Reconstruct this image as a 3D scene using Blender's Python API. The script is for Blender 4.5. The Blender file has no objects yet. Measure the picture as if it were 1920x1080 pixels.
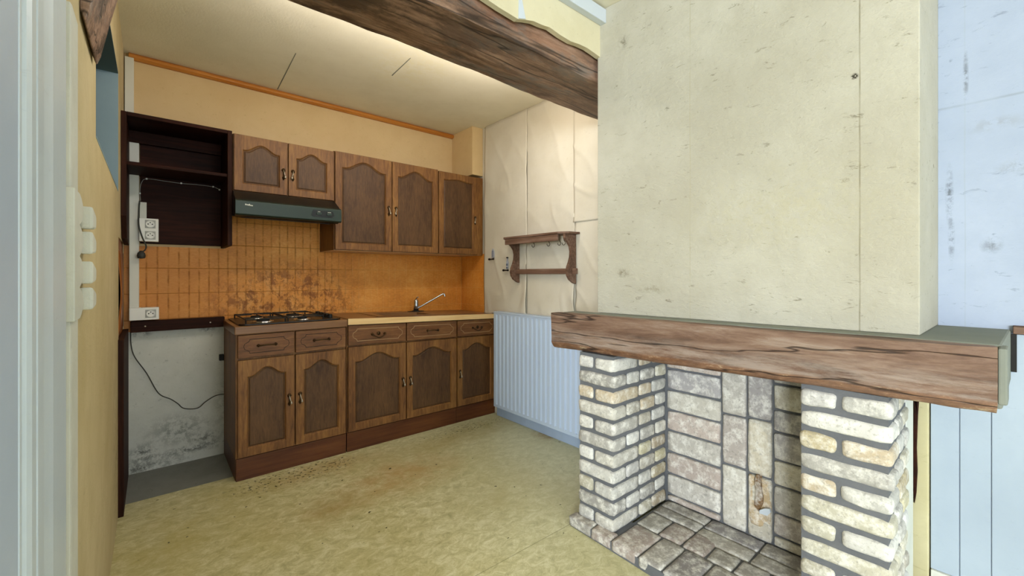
import bpy, bmesh, math, random
from mathutils import Vector, Matrix, noise
random.seed(7)
S = bpy.context.scene
C = S.collection
PI = math.pi

# ------------------------------------------------------------ camera
F_PX = 790.0
cam_d = bpy.data.cameras.new('camera')
cam = bpy.data.objects.new('camera', cam_d); C.objects.link(cam); S.camera = cam
cam_d.sensor_fit = 'HORIZONTAL'; cam_d.sensor_width = 36.0
cam_d.lens = 36.0 * F_PX / 1920.0
cam_d.shift_y = -(540 - 516) / 1920.0
cam_d.clip_start = 0.02
cam.location = (0, 0, 1.12)
cam.rotation_euler = (PI / 2, 0, -math.radians(40.499 + 9.0 * 0))

# ------------------------------------------------------------ world and light
w = bpy.data.worlds.new('world'); S.world = w; w.use_nodes = True
bg = w.node_tree.nodes['Background']
bg.inputs[0].default_value = (0.72, 0.86, 1.0, 1); bg.inputs[1].default_value = 1.2

def area(name, loc, rot, sx, sy, power, col):
    d = bpy.data.lights.new(name, 'AREA'); d.shape = 'RECTANGLE'; d.size = sx; d.size_y = sy
    d.energy = power; d.color = col
    o = bpy.data.objects.new(name, d); C.objects.link(o); o.location = loc; o.rotation_euler = rot
    return o
# daylight entering by the window in the front wall, behind the camera
area('window_daylight', (0.9, -4.40, 1.45), (PI / 2, 0, 0), 1.9, 1.5, 26, (0.90, 0.95, 1.0))
# daylight entering by the window in the far left wall, behind the camera
area('side_window_daylight', (-3.90, -2.6, 1.45), (PI / 2, 0, -PI / 2), 1.9, 1.5, 225, (0.86, 0.93, 1.0))
# unseen fill lights, added behind the beam to brighten the kitchen
for px_ in (.5, .85, 1.2, 1.55):
    d_ = bpy.data.lights.new('kitchen_fill', 'POINT'); d_.energy = 3.0; d_.color = (1.0, .93, .84); d_.shadow_soft_size = .06
    o_ = bpy.data.objects.new('kitchen_fill', d_); C.objects.link(o_); o_.location = (px_, 1.80, 2.16)
# added fill light inside the closed stair room behind the hatch
area('stair_fill', (-0.75, 1.0, 1.6), (PI / 2, 0, 0), 0.6, 0.8, .25, (0.75, 0.88, 1.0))

S.view_settings.view_transform = 'Standard'; S.view_settings.look = 'None'
S.view_settings.gamma = 1.0; S.view_settings.use_curve_mapping = False
S.view_settings.exposure = 0.95

# ------------------------------------------------------------ materials
def lin(h):
    h = h.lstrip('#')
    r = [int(h[i:i + 2], 16) / 255 for i in (0, 2, 4)]
    return tuple((c / 12.92 if c <= .04045 else ((c + .055) / 1.055) ** 2.4) for c in r) + (1,)

class NT:
    def __init__(s, name, rough=.6, metal=0):
        s.m = bpy.data.materials.new(name); s.m.use_nodes = True
        s.t = s.m.node_tree; s.b = s.t.nodes['Principled BSDF']
        s.b.inputs['Roughness'].default_value = rough; s.b.inputs['Metallic'].default_value = metal; s.b.inputs['Specular IOR Level'].default_value = .35
        s.co = s.t.nodes.new('ShaderNodeTexCoord').outputs['Object']
    def n(s, typ, **kw):
        nd = s.t.nodes.new(typ)
        for k, v in kw.items(): setattr(nd, k, v)
        return nd
    def l(s, a, b): s.t.links.new(a, b)
    def mp(s, scale=(1, 1, 1), loc=(0, 0, 0), src=None):
        q = s.n('ShaderNodeMapping'); q.inputs['Scale'].default_value = scale; q.inputs['Location'].default_value = loc
        s.l(src or s.co, q.inputs[0]); return q.outputs[0]
    def noise(s, scale, vec=None, detail=4, rough=.55, dist=0):
        q = s.n('ShaderNodeTexNoise'); q.inputs['Scale'].default_value = scale
        q.inputs['Detail'].default_value = detail; q.inputs['Roughness'].default_value = rough
        q.inputs['Distortion'].default_value = dist
        s.l(vec or s.co, q.inputs['Vector']); return q.outputs['Fac']
    def ramp(s, fac, stops, interp='LINEAR'):
        q = s.n('ShaderNodeValToRGB'); q.color_ramp.interpolation = interp
        e = q.color_ramp.elements
        while len(e) < len(stops): e.new(.5)
        for i, (p, c) in enumerate(stops):
            e[i].position = p
            e[i].color = (c, c, c, 1) if isinstance(c, (int, float)) else c
        s.l(fac, q.inputs[0]); return q.outputs[0]
    def math(s, op, a, b=None, c=None, clamp=False):
        q = s.n('ShaderNodeMath', operation=op, use_clamp=clamp)
        for i, v in enumerate((a, b, c)):
            if v is None: continue
            if isinstance(v, (int, float)): q.inputs[i].default_value = v
            else: s.l(v, q.inputs[i])
        return q.outputs[0]
    def mix(s, fac, a, b, mode='MIX'):
        q = s.n('ShaderNodeMix', data_type='RGBA', blend_type=mode)
        for i, v in ((0, fac), (6, a), (7, b)):
            if isinstance(v, (int, float)): q.inputs[i].default_value = v
            elif isinstance(v, tuple): q.inputs[i].default_value = v
            else: s.l(v, q.inputs[i])
        return q.outputs[2]
    def xyz(s):
        q = s.n('ShaderNodeSeparateXYZ'); s.l(s.co, q.inputs[0]); return q.outputs
    def base(s, c):
        if isinstance(c, tuple): s.b.inputs['Base Color'].default_value = c
        else: s.l(c, s.b.inputs['Base Color'])
    def bump(s, h, strength=.3, dist=.01):
        q = s.n('ShaderNodeBump'); q.inputs['Strength'].default_value = strength; q.inputs['Distance'].default_value = dist
        s.l(h, q.inputs['Height']); s.l(q.outputs[0], s.b.inputs['Normal'])
    def rect(s, v, lo, hi, soft):     # soft band mask on a coordinate
        a = s.math('SUBTRACT', v, lo); a = s.math('DIVIDE', a, soft, clamp=True)
        b = s.math('SUBTRACT', hi, v); b = s.math('DIVIDE', b, soft, clamp=True)
        return s.math('MULTIPLY', a, b)
    def blob(s, c, r):                # round soft mask about a point in object space
        q = s.n('ShaderNodeMapping'); q.inputs['Location'].default_value = (-c[0] / r[0], -c[1] / r[1], -c[2] / r[2])
        q.inputs['Scale'].default_value = (1 / r[0], 1 / r[1], 1 / r[2]); s.l(s.co, q.inputs[0])
        d = s.n('ShaderNodeVectorMath', operation='LENGTH'); s.l(q.outputs[0], d.inputs[0])
        return s.math('SUBTRACT', 1.0, d.outputs['Value'], clamp=True)

def plain(name, col, rough=.5, metal=0):
    t = NT(name, rough, metal); t.base(lin(col)); return t.m

def wood(name, cols, axis='Z', fine=90, rough=.5, bump=.25, stretch=.05, big=2.5, detail=6):
    t = NT(name, rough)
    sc = {'X': (stretch, 1, 1), 'Y': (1, stretch, 1), 'Z': (1, 1, stretch)}[axis]
    v = t.mp(sc)
    a = t.noise(fine, v, detail, .65, .4); b = t.noise(big * 3, t.mp(tuple(k ** .5 for k in sc)), 4, .6)
    f = t.math('ADD', t.math('MULTIPLY', a, .55), t.math('MULTIPLY', b, .45))
    n = len(cols)
    t.base(t.ramp(f, [(.36 + .28 * i / (n - 1), lin(c)) for i, c in enumerate(cols)]))
    t.bump(a, bump, .003)
    return t.m

def plaster(name, col, dark, fleck=None, fleck_amt=.5, scale=9, bump=.35, bscale=60, rough=.85, lines=None, stains=()):
    t = NT(name, rough)
    big = t.noise(scale * .25, detail=5); med = t.noise(scale, detail=8, rough=.7)
    c = t.mix(t.ramp(big, [(.35, 0), (.7, 1)]), lin(col), lin(dark))
    c = t.mix(t.math('MULTIPLY', t.ramp(med, [(.45, 0), (.7, 1)]), .45), c, lin(dark))
    if fleck:
        fl = t.noise(38, t.mp((1, .45, 1.3)), 8, .75, .6)
        c = t.mix(t.math('MULTIPLY', t.ramp(fl, [(.60, 0), (.68, 1)]), fleck_amt), c, lin(fleck))
    X, Y, Z = t.xyz()
    for ax, p, wd, colr, amt in (lines or []):
        v = {'x': X, 'y': Y, 'z': Z}[ax]
        d = t.math('ABSOLUTE', t.math('SUBTRACT', t.math('ADD', v, t.math('MULTIPLY', t.noise(3), .006)), p + .003))
        m = t.math('SUBTRACT', 1.0, t.math('DIVIDE', d, wd), clamp=True)
        m = t.math('MULTIPLY', m, t.ramp(t.noise(7), [(.35, .35), (.6, 1.0)]))
        c = t.mix(t.math('MULTIPLY', m, amt), c, lin(colr))
    for cen, r, colr, amt in stains:
        m = t.math('MULTIPLY', t.blob(cen, r), t.ramp(t.noise(26, detail=9, rough=.82), [(.45, 0), (.56, 1)]))
        c = t.mix(t.math('MULTIPLY', m, amt, clamp=True), c, lin(colr))
    t.base(c)
    h = t.math('ADD', t.noise(bscale, t.mp((1, .6, 1)), 8, .7), t.math('MULTIPLY', med, .8))
    t.bump(h, bump, .006)
    return t.m

M = {}
M['cream_back'] = plaster('warm cream paint', '#DDC496', '#D2B686', '#AA8C56', .35, 6, .25, 120)
M['cream_left'] = plaster('ochre cream plaster', '#CDBE96', '#BBAA7E', '#8F7E52', .3, 7, .4, 30,
    stains=(((-.12, 2.55, .35), (.2, .3, .5), '#8A7C58', .6),))
M['ceiling'] = plaster('yellowed ceiling board', '#ECE6D2', '#E0D9C2', '#CBC3A8', .3, 5, .2, 90,
    stains=(((1.2, 2.3, 2.37), (.35, .5, .3), '#E3DAB8', .9),))
M['breast'] = plaster('chimney breast wallpaper', '#B9B5A6', '#AAA594', '#78735F', .85, 9, .9, 40,
    lines=(('y', .822, .0022, '#A49C80', .8), ('y', .297, .0028, '#7D775F', 1.0)),
    stains=(((1.62, 1.12, 2.17), (.2, .03, .04), '#5A543E', .9), ((1.62, 1.0, 2.20), (.2, .02, .02), '#4A4430', .9), ((1.62, 1.12, 1.13), (.2, .04, .025), '#6A634C', .9), ((1.62, .98, 1.06), (.2, .10, .02), '#8A836A', .7),
            ((1.70, .31, 1.75), (.2, .012, .012), '#2A2418', 3.0), ((1.68, .37, 2.15), (.2, .012, .012), '#2A2418', 3.0), ((1.66, .5, 1.35), (.3, .45, .22), '#B0A98C', .5)))
M['paper'] = plaster('off white lining paper', '#D0C9B8', '#C4BCA8', '#A49C8A', .3, 5, .2, 25)
M['paper_yellow'] = plaster('pale yellow wallpaper', '#D2CAAC', '#C6BD9C', '#A39A7C', .3, 6, .2, 30)
M['bluewhite'] = plaster('worn bluish white paint', '#A9B3C6', '#9AA5B8', '#6F7987', .55, 7, .3, 30,
    lines=(('y', .09, .0025, '#9AA3AB', .7), ('z', 1.705, .006, '#848D94', .6)),
    stains=(((2.12, .127, 1.40), (.2, .012, .12), '#4E545A', .9), ((2.12, .122, 1.25), (.2, .010, .10), '#5E646A', .9), ((2.12, .03, 1.22), (.2, .03, .035), '#6A7076', .8),
            ((2.12, -.02, 1.47), (.2, .05, .03), '#8A9096', .7), ((2.12, .0, 2.12), (.2, .07, .06), '#7B8086', .7), ((2.12, .088, 1.80), (.2, .008, .11), '#646A70', 1.0), ((2.12, .02, 1.62), (.2, .09, .03), '#8B9096', .6)))
M['white_paint'] = plaster('glossy white paint', '#D2DDE4', '#C3CFD8', '#A0AAB0', .2, 6, .12, 30, .4)
M['door_blue'] = plaster('cool white door paint', '#BCCADC', '#B2C0D3', None, 0, 5, .12, 30, .45)
M['chalk'] = plaster('chalky white paint', '#D5D6CC', '#C5C7BC', '#AFAF9F', .3, 12, .35, 40, .7)
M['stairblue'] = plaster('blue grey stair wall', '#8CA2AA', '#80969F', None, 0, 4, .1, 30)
M['stairshade'] = plaster('shaded blue grey stair paint', '#5F7376', '#566A6E', None, 0, 4, .1, 30)  # darker copy of the stair wall blue, shade put into the colour
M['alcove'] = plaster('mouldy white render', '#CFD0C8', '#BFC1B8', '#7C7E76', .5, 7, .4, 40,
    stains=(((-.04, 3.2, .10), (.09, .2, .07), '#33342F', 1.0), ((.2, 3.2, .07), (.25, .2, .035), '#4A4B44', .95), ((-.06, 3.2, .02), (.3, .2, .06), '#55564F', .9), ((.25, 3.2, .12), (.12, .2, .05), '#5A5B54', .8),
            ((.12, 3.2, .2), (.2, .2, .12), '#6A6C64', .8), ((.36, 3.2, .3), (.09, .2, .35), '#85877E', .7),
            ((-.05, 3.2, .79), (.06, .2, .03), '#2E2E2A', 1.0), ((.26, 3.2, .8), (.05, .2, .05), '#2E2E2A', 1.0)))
M['concrete'] = plaster('grey concrete', '#8F918C', '#7B7D79', '#62645F', .5, 9, .3, 60)

def tile_mat(name, axis):
    t = NT(name, .5)
    X, Y, Z = t.xyz(); H = X if axis == 'x' else Y
    def line(v, off, pitch, wd):
        k = t.math('FRACT', t.math('DIVIDE', t.math('SUBTRACT', v, off), pitch))
        d = t.math('MINIMUM', k, t.math('SUBTRACT', 1.0, k))
        return t.math('SUBTRACT', 1.0, t.math('DIVIDE', d, wd / pitch), clamp=True)
    rough = t.noise(60, t.mp((1, 1, 2.2)), 6, .7)
    cols = t.ramp(t.math('ADD', t.math('MULTIPLY', rough, .5), t.math('MULTIPLY', t.noise(5), .5)),
                  [(.36, lin('#C67E30')), (.5, lin('#DB923C')), (.64, lin('#E8A652'))])
    # baked-on grease: brown with its own shape round the hob
    g = t.math('MULTIPLY', t.blob((.72, 3.2, .90), (.55, .5, .36)), 2.2, clamp=True)
    gn = t.ramp(t.noise(15, t.mp((1, 1, .8)), 10, .8, .3), [(.48, 0), (.56, 1)])
    grease = t.math('MULTIPLY', g, gn)
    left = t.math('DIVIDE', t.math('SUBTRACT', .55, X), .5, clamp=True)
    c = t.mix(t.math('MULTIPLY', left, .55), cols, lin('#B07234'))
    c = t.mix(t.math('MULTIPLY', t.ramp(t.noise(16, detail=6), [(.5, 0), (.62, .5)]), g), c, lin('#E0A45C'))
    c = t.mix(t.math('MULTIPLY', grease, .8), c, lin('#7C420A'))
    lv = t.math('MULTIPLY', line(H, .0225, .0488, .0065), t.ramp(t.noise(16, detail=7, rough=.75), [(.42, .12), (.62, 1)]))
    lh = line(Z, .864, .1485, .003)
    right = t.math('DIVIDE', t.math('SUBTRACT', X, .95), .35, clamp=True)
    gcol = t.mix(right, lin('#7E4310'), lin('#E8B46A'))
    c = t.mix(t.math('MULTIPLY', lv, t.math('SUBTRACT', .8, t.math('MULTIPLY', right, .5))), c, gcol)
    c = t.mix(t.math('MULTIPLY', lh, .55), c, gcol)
    t.base(c)
    h = t.math('SUBTRACT', t.math('MULTIPLY', rough, .5), t.math('MAXIMUM', lv, lh))
    t.bump(h, .5, .004)
    pass
    return t.m
M['tile'] = tile_mat('scored orange tile', 'x')
M['tile_side'] = tile_mat('scored orange tile side', 'y')
t = NT('brown orange tile', .45)
t.base(t.ramp(t.noise(9, t.mp((1, 1, .5))), [(.35, lin('#7A4216')), (.65, lin('#A4622A'))])); M['tile_brown'] = t.m

def lino():
    t = NT('yellow green linoleum', .42)
    X, Y, Z = t.xyz()
    v = t.mp((.8, 1.1, 1)); v2 = t.n('ShaderNodeMapping'); v2.inputs['Rotation'].default_value = (0, 0, .5); t.l(v, v2.inputs[0])
    a = t.noise(22, v2.outputs[0], 12, .82, .6); b = t.noise(2.2, detail=4)
    c = t.ramp(a, [(.34, lin('#A09A6E')), (.5, lin('#C9C396')), (.62, lin('#E2DEBE'))])
    c = t.mix(t.math('MULTIPLY', t.ramp(b, [(.45, 0), (.65, 1)]), .35), c, lin('#B3A86C'))
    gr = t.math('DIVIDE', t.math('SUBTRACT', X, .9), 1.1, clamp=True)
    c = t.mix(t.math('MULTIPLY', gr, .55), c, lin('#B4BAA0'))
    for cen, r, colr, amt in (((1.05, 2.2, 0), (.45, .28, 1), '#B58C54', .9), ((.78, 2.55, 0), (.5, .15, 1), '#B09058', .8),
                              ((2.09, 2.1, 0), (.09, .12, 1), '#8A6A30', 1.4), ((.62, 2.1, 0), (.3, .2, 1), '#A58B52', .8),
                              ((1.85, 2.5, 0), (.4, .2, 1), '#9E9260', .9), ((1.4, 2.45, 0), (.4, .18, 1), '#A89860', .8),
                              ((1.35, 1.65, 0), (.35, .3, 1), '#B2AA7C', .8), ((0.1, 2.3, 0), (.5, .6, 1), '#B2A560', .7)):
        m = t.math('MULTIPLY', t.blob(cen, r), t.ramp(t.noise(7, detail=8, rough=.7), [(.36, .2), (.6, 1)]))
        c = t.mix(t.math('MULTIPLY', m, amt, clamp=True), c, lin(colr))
    # scuffs and black specks
    sp = t.ramp(t.noise(55, detail=3, rough=.5), [(.575, 0), (.62, 1)])
    near = t.math('MAXIMUM', t.math('MULTIPLY', t.blob((.62, 2.58, 0), (.42, .13, 1)), 2.2, clamp=True),
                  t.math('MULTIPLY', t.blob((1.8, 2.56, 0), (.5, .12, 1)), 1.2, clamp=True))
    c = t.mix(t.math('MULTIPLY', t.math('MULTIPLY', sp, near), .9), c, lin('#3A3A1C'))
    sp2 = t.ramp(t.noise(30, t.mp((1, 1, 1), (5, 2, 0)), 2, .4), [(.74, 0), (.76, 1)])
    c = t.mix(sp2, c, lin('#4A4628'))
    sc = t.ramp(t.noise(24, v2.outputs[0], 9, .8, 2.0), [(.62, 0), (.7, 1)])
    c = t.mix(t.math('MULTIPLY', sc, .5), c, lin('#8A8250'))
    # sheet joint
    d = t.math('ABSOLUTE', t.math('SUBTRACT', t.math('ADD', Y, t.math('MULTIPLY', X, .02)), 1.30))
    m = t.math('MULTIPLY', t.math('SUBTRACT', 1.0, t.math('DIVIDE', d, .003), clamp=True), t.math('LESS_THAN', X, 1.45))
    c = t.mix(t.math('MULTIPLY', m, .7), c, lin('#6E6A42'))
    t.base(c); t.bump(t.noise(40, detail=6), .12, .003)
    return t.m
M['lino'] = lino()

M['cab'] = wood('mid brown oak frame', ['#5A391D', '#7A522B', '#946A38'], 'Z', 90, .5, .3, .12)
M['cabh'] = wood('mid brown oak rail', ['#573A20', '#70492A', '#865E36'], 'X', 90, .5, .3, .12)
M['panel'] = wood('dark brown oak panel', ['#412A17', '#543A22', '#67492C'], 'Z', 120, .5, .3, .15)
M['plinth'] = wood('red brown plinth', ['#4A2610', '#5C3318', '#6B4020'], 'X', 60, .45)
M['groove'] = plain('dark stained groove', '#33200F', .6)
M['lightline'] = plain('worn pale line', '#A88A64', .6)
def nospec(m, v=.12):
    M[m].node_tree.nodes['Principled BSDF'].inputs['Specular IOR Level'].default_value = v
M['dark'] = wood('very dark stained wood', ['#190804', '#281007', '#38190D'], 'X', 60, .6)
M['darkz'] = wood('very dark stained upright', ['#1C0A05', '#2C1409', '#3E2012'], 'Z', 60, .6)
nospec('dark'); nospec('darkz')
M['paleedge'] = wood('pale wood edging', ['#DDB880', '#E9C892', '#F2D7A8'], 'X', 50, .4, .05)
M['underside'] = plain('pale laminate underside', '#D8B48C', .4)
M['resin'] = wood('brown worktop laminate', ['#6E4A30', '#84603F', '#94704C'], 'X', 40, .3, .05)
M['shelfwood'] = wood('weathered brown shelf wood', ['#4A3426', '#6B5040', '#8A7060'], 'Y', 60, .6)
M['black'] = plain('black enamel', '#101010', .3)
M['blackm'] = plain('matt black', '#1B1A18', .6)
M['hood'] = plain('dark green hood enamel', '#26362F', .38)
M['hoodtop'] = plain('black hood glass', '#161816', .3)
M['steel'] = plain('brushed steel', '#C9CCCF', .25, 1)
M['brass'] = plain('aged bronze', '#4A3824', .4, .8)
M['nickel'] = plain('worn nickel', '#B8AFA0', .35, .9)
M['pvc'] = plain('white plastic', '#D8D8CC', .45)
M['pvcw'] = plain('socket white plastic', '#E6E6DE', .35)
M['recess'] = plain('grey socket recess', '#A9AAA2', .5)
M['cable'] = plain('dark grey cable', '#3A3A34', .6)
M['orange_rail'] = wood('varnished orange pine', ['#B06A26', '#C07C34', '#CC8A40'], 'X', 60, .35)
M['radiator'] = plain('pale blue radiator enamel', '#B9C9DD', .4)
M['skirt'] = plaster('blue grey skirting paint', '#A3B4CB', '#93A4BB', None, 0, 6, .1, 30, .5)
M['boards'] = plaster('pale blue board paint', '#AAB7C4', '#9EABB9', '#86929E', .25, 6, .12, 30, .45)
M['mortar'] = plaster('grey mortar', '#6A6C70', '#5E6064', '#4C4E52', .5, 20, .5, 90)
M['cement'] = plaster('grey green cement', '#7F8379', '#72766D', '#585C54', .5, 12, .3, 60)
M['yplaster'] = plaster('yellow cream plaster strip', '#C8C09A', '#B9B088', '#8F8660', .4, 10, .4, 40)
M['glass'] = plain('bluish white gloss', '#C2CAD2', .3)
M['label'] = plain('grey printed decal', '#A6AAB4', .5)
M['labeld'] = plain('slate printed decal', '#5C6474', .5)

def old_beam(name, cols, zlo, chip, stains=()):
    t = NT(name, .55)
    return t
t = NT('old ceiling beam timber', .55)
v = t.mp((.14, 1, 1))
a = t.noise(30, v, 10, .75, .3); b = t.noise(5, t.mp((.45, 1, 1), (3.3, 0, 0)), 9, .75, .3)
c = t.ramp(a, [(.38, lin('#6E5444')), (.5, lin('#8E705C')), (.62, lin('#A48672'))])
X, Y, Z = t.xyz()
red = t.math('DIVIDE', t.math('SUBTRACT', Z, 2.07), .05, clamp=True)
c = t.mix(t.math('MULTIPLY', t.math('MULTIPLY', red, t.ramp(t.noise(5, v, 6), [(.40, .1), (.58, 1)])), .75), c, lin('#9C6A50'))
g = t.ramp(t.noise(6, t.mp((.4, 1, 1), (9, 0, 0)), 8, .75), [(.52, 0), (.60, .7)])
c = t.mix(g, c, lin('#77706A'))
lft = t.math('ADD', .35, t.math('MULTIPLY', t.math('DIVIDE', t.math('SUBTRACT', 1.25, X), 1.0, clamp=True), .65))
c = t.mix(t.math('MULTIPLY', t.ramp(b, [(.46, 0), (.55, .9)]), lft), c, lin('#33271F'))
cr = t.ramp(t.noise(7, t.mp((.05, 1, 1), (1, 0, 0)), 3, .5), [(.49, 0), (.498, 1), (.502, 1), (.51, 0)])
c = t.mix(t.math('MULTIPLY', cr, .8), c, lin('#1E130D'))
t.base(c); t.bump(t.math('SUBTRACT', a, t.math('MULTIPLY', cr, .4)), .4, .008); M['beam'] = t.m

t = NT('weathered mantel timber', .6)
v = t.mp((1, .10, 1))
a = t.noise(20, t.mp((1, .05, 1)), 9, .72, .5); b = t.noise(6, t.mp((1, .3, 1.4)), 6, .7, .5)
c = t.ramp(a, [(.34, lin('#46342A')), (.46, lin('#684F40')), (.56, lin('#7C6353')), (.68, lin('#928072'))])
X, Y, Z = t.xyz()
pale = t.math('MULTIPLY', t.ramp(t.noise(30, t.mp((1, .07, 1)), 10, .8), [(.44, 0), (.6, 1)]), t.math('DIVIDE', t.math('SUBTRACT', .112, Z), .05, clamp=True))
c = t.mix(t.math('MULTIPLY', pale, .5), c, lin('#A79B91'))
low = t.math('DIVIDE', t.math('SUBTRACT', .036, Z), .008, clamp=True)
c = t.mix(t.math('MULTIPLY', low, .75), c, t.ramp(t.noise(30, t.mp((1, .4, 1)), 8, .8), [(.4, lin('#5E3C26')), (.56, lin('#845C40')), (.66, lin('#CDBB9C'))]))
ck = t.ramp(t.noise(5.5, t.mp((1, .12, 1.6), (0, .4, .2)), 4, .55), [(.488, 0), (.498, 1), (.502, 1), (.512, 0)])
c = t.mix(t.math('MULTIPLY', ck, .9), c, lin('#241610'))
t.base(c); t.bump(t.math('SUBTRACT', a, t.math('MULTIPLY', ck, .6)), .6, .008); M['mantel'] = t.m

def brick_mat(name, soot=0):
    t = NT(name, .85)
    at = t.n('ShaderNodeAttribute', attribute_name='tint').outputs['Color']
    n1 = t.noise(26, detail=9, rough=.75); n2 = t.noise(80, detail=6, rough=.7)
    c = t.mix(t.ramp(n1, [(.46, 0), (.62, .65)]), at, lin('#F0EEE6'))
    c = t.mix(t.ramp(n2, [(.54, 0), (.66, .6)]), c, lin('#8A867F'))
    t.base(c); t.bump(t.math('ADD', n1, t.math('MULTIPLY', n2, .6)), .6, .006)
    return t.m
M['brick'] = brick_mat('painted reclaimed brick')

# ------------------------------------------------------------ mesh helpers
def new(): return bmesh.new()
def box(bm, x0, x1, y0, y1, z0, z1, mi=0):
    vs = [bm.verts.new(p) for p in ((x0,y0,z0),(x1,y0,z0),(x1,y1,z0),(x0,y1,z0),(x0,y0,z1),(x1,y0,z1),(x1,y1,z1),(x0,y1,z1))]
    for f in ((0,3,2,1),(4,5,6,7),(0,1,5,4),(1,2,6,5),(2,3,7,6),(3,0,4,7)):
        bm.faces.new([vs[i] for i in f]).material_index = mi
    return bm
def prism(bm, pts, axis, a, b, mi=0):
    def P(p, q): return {'z': (p[0], p[1], q), 'x': (q, p[0], p[1]), 'y': (p[0], q, p[1])}[axis]
    A = [bm.verts.new(P(p, a)) for p in pts]; B = [bm.verts.new(P(p, b)) for p in pts]
    n = len(pts)
    for i in range(n):
        bm.faces.new((A[i], A[(i+1) % n], B[(i+1) % n], B[i])).material_index = mi
    bm.faces.new(A[::-1]).material_index = mi; bm.faces.new(B).material_index = mi
    return bm
def tube(bm, pts, r, seg=8, mi=0, taper=None):
    pts = [Vector(p) for p in pts]; rings = []
    for i, p in enumerate(pts):
        d = (pts[min(i+1, len(pts)-1)] - pts[max(i-1, 0)]).normalized()
        up = Vector((0, 0, 1)) if abs(d.z) < .9 else Vector((1, 0, 0))
        u = d.cross(up).normalized(); v = d.cross(u).normalized()
        rr = r if taper is None else r * taper[i]
        rings.append([bm.verts.new(p + rr * (math.cos(2*PI*k/seg) * u + math.sin(2*PI*k/seg) * v)) for k in range(seg)])
    for a, b in zip(rings, rings[1:]):
        for k in range(seg): bm.faces.new((a[k], a[(k+1) % seg], b[(k+1) % seg], b[k])).material_index = mi
    bm.faces.new(rings[0][::-1]).material_index = mi; bm.faces.new(rings[-1]).material_index = mi
    return bm
def smooth_path(pts, n=6):
    pts = [Vector(p) for p in pts]; out = []
    for i in range(len(pts) - 1):
        p0 = pts[max(i-1, 0)]; p1 = pts[i]; p2 = pts[i+1]; p3 = pts[min(i+2, len(pts)-1)]
        for k in range(n):
            t = k / n
            out.append(.5 * ((2*p1) + (p2-p0)*t + (2*p0-5*p1+4*p2-p3)*t*t + (3*p1-p0-3*p2+p3)*t**3))
    out.append(pts[-1]); return out
def lathe(bm, prof, c, axis='z', seg=20, mi=0):
    rings = []
    for r, h in prof:
        ring = []
        for k in range(seg):
            a = 2*PI*k/seg; u, v = r*math.cos(a), r*math.sin(a)
            p = {'z': (u, v, h), 'x': (h, u, v), 'y': (u, h, v)}[axis]
            ring.append(bm.verts.new((c[0]+p[0], c[1]+p[1], c[2]+p[2])))
        rings.append(ring)
    for a, b in zip(rings, rings[1:]):
        for k in range(seg): bm.faces.new((a[k], a[(k+1) % seg], b[(k+1) % seg], b[k])).material_index = mi
    bm.faces.new(rings[0][::-1]).material_index = mi; bm.faces.new(rings[-1]).material_index = mi
    return bm
def stone(bm, x0, x1, y0, y1, z0, z1, r=.012, seed=0, amp=.003, n=5, tint=(1, 1, 1, 1), lay=None, mi=0):
    """a worn brick: rounded block with an uneven surface"""
    c = Vector(((x0+x1)/2, (y0+y1)/2, (z0+z1)/2)); h = Vector(((x1-x0)/2, (y1-y0)/2, (z1-z0)/2))
    r = min(r, min(h) * .95)
    key = {}
    def vert(i, j, k):
        q = (i, j, k)
        if q in key: return key[q]
        def s(v, hh):
            u = 2 * v / n - 1
            # place the outer rings close to the edge
            return math.copysign(abs(u) ** .7, u) * hh
        p = Vector((s(i, h.x), s(j, h.y), s(k, h.z)))
        inner = Vector([max(-(hh - r), min(hh - r, pp)) for pp, hh in zip(p, h)])
        d = p - inner
        if d.length > 1e-9: p = inner + d.normalized() * r
        q2 = c + p
        nz = noise.noise_vector(q2 * 22 + Vector((seed * 3.1, 0, 0)))
        key[q] = bm.verts.new(q2 + nz * amp)
        return key[q]
    fs = []
    R = range(n)
    for i in R:
        for j in R:
            fs += [(vert(i,j,0), vert(i,j+1,0), vert(i+1,j+1,0), vert(i+1,j,0)), (vert(i,j,n), vert(i+1,j,n), vert(i+1,j+1,n), vert(i,j+1,n)),
                   (vert(i,0,j), vert(i+1,0,j), vert(i+1,0,j+1), vert(i,0,j+1)), (vert(i,n,j), vert(i,n,j+1), vert(i+1,n,j+1), vert(i+1,n,j)),
                   (vert(0,i,j), vert(0,i,j+1), vert(0,i+1,j+1), vert(0,i+1,j)), (vert(n,i,j), vert(n,i+1,j), vert(n,i+1,j+1), vert(n,i,j+1))]
    for f in fs:
        g = bm.faces.new(f); g.material_index = mi; g.smooth = True
        if lay:
            for lp in g.loops: lp[lay] = tint
def build(name, bm, mat, parent=None, bevel=0, smooth=False, kind=None, label=None):
    mats = mat if isinstance(mat, (list, tuple)) else [mat]
    bmesh.ops.recalc_face_normals(bm, faces=bm.faces[:])
    if smooth:
        for f in bm.faces: f.smooth = True
    org = Vector((0, 0, 0)); p = parent
    if parent: org = Vector(parent['_org'])
    for v in bm.verts: v.co -= org
    me = bpy.data.meshes.new(name); bm.to_mesh(me); bm.free()
    for m in mats: me.materials.append(M[m])
    o = bpy.data.objects.new(name, me); C.objects.link(o)
    if parent: o.parent = parent; o['_org'] = list(org)
    else: o['_org'] = [0, 0, 0]
    if bevel:
        b = o.modifiers.new('bevel', 'BEVEL'); b.width = bevel; b.segments = 2; b.limit_method = 'ANGLE'; b.angle_limit = .6
        b.harden_normals = False
    if kind: o['kind'] = kind
    if label: o['label'] = label
    return o
def thing(name, label, cat, loc, group=None):
    o = bpy.data.objects.new(name, None); C.objects.link(o); o.location = loc
    o.empty_display_size = .05
    o['label'] = label; o['category'] = cat; o['_org'] = list(loc)
    if group: o['group'] = group
    return o
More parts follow.
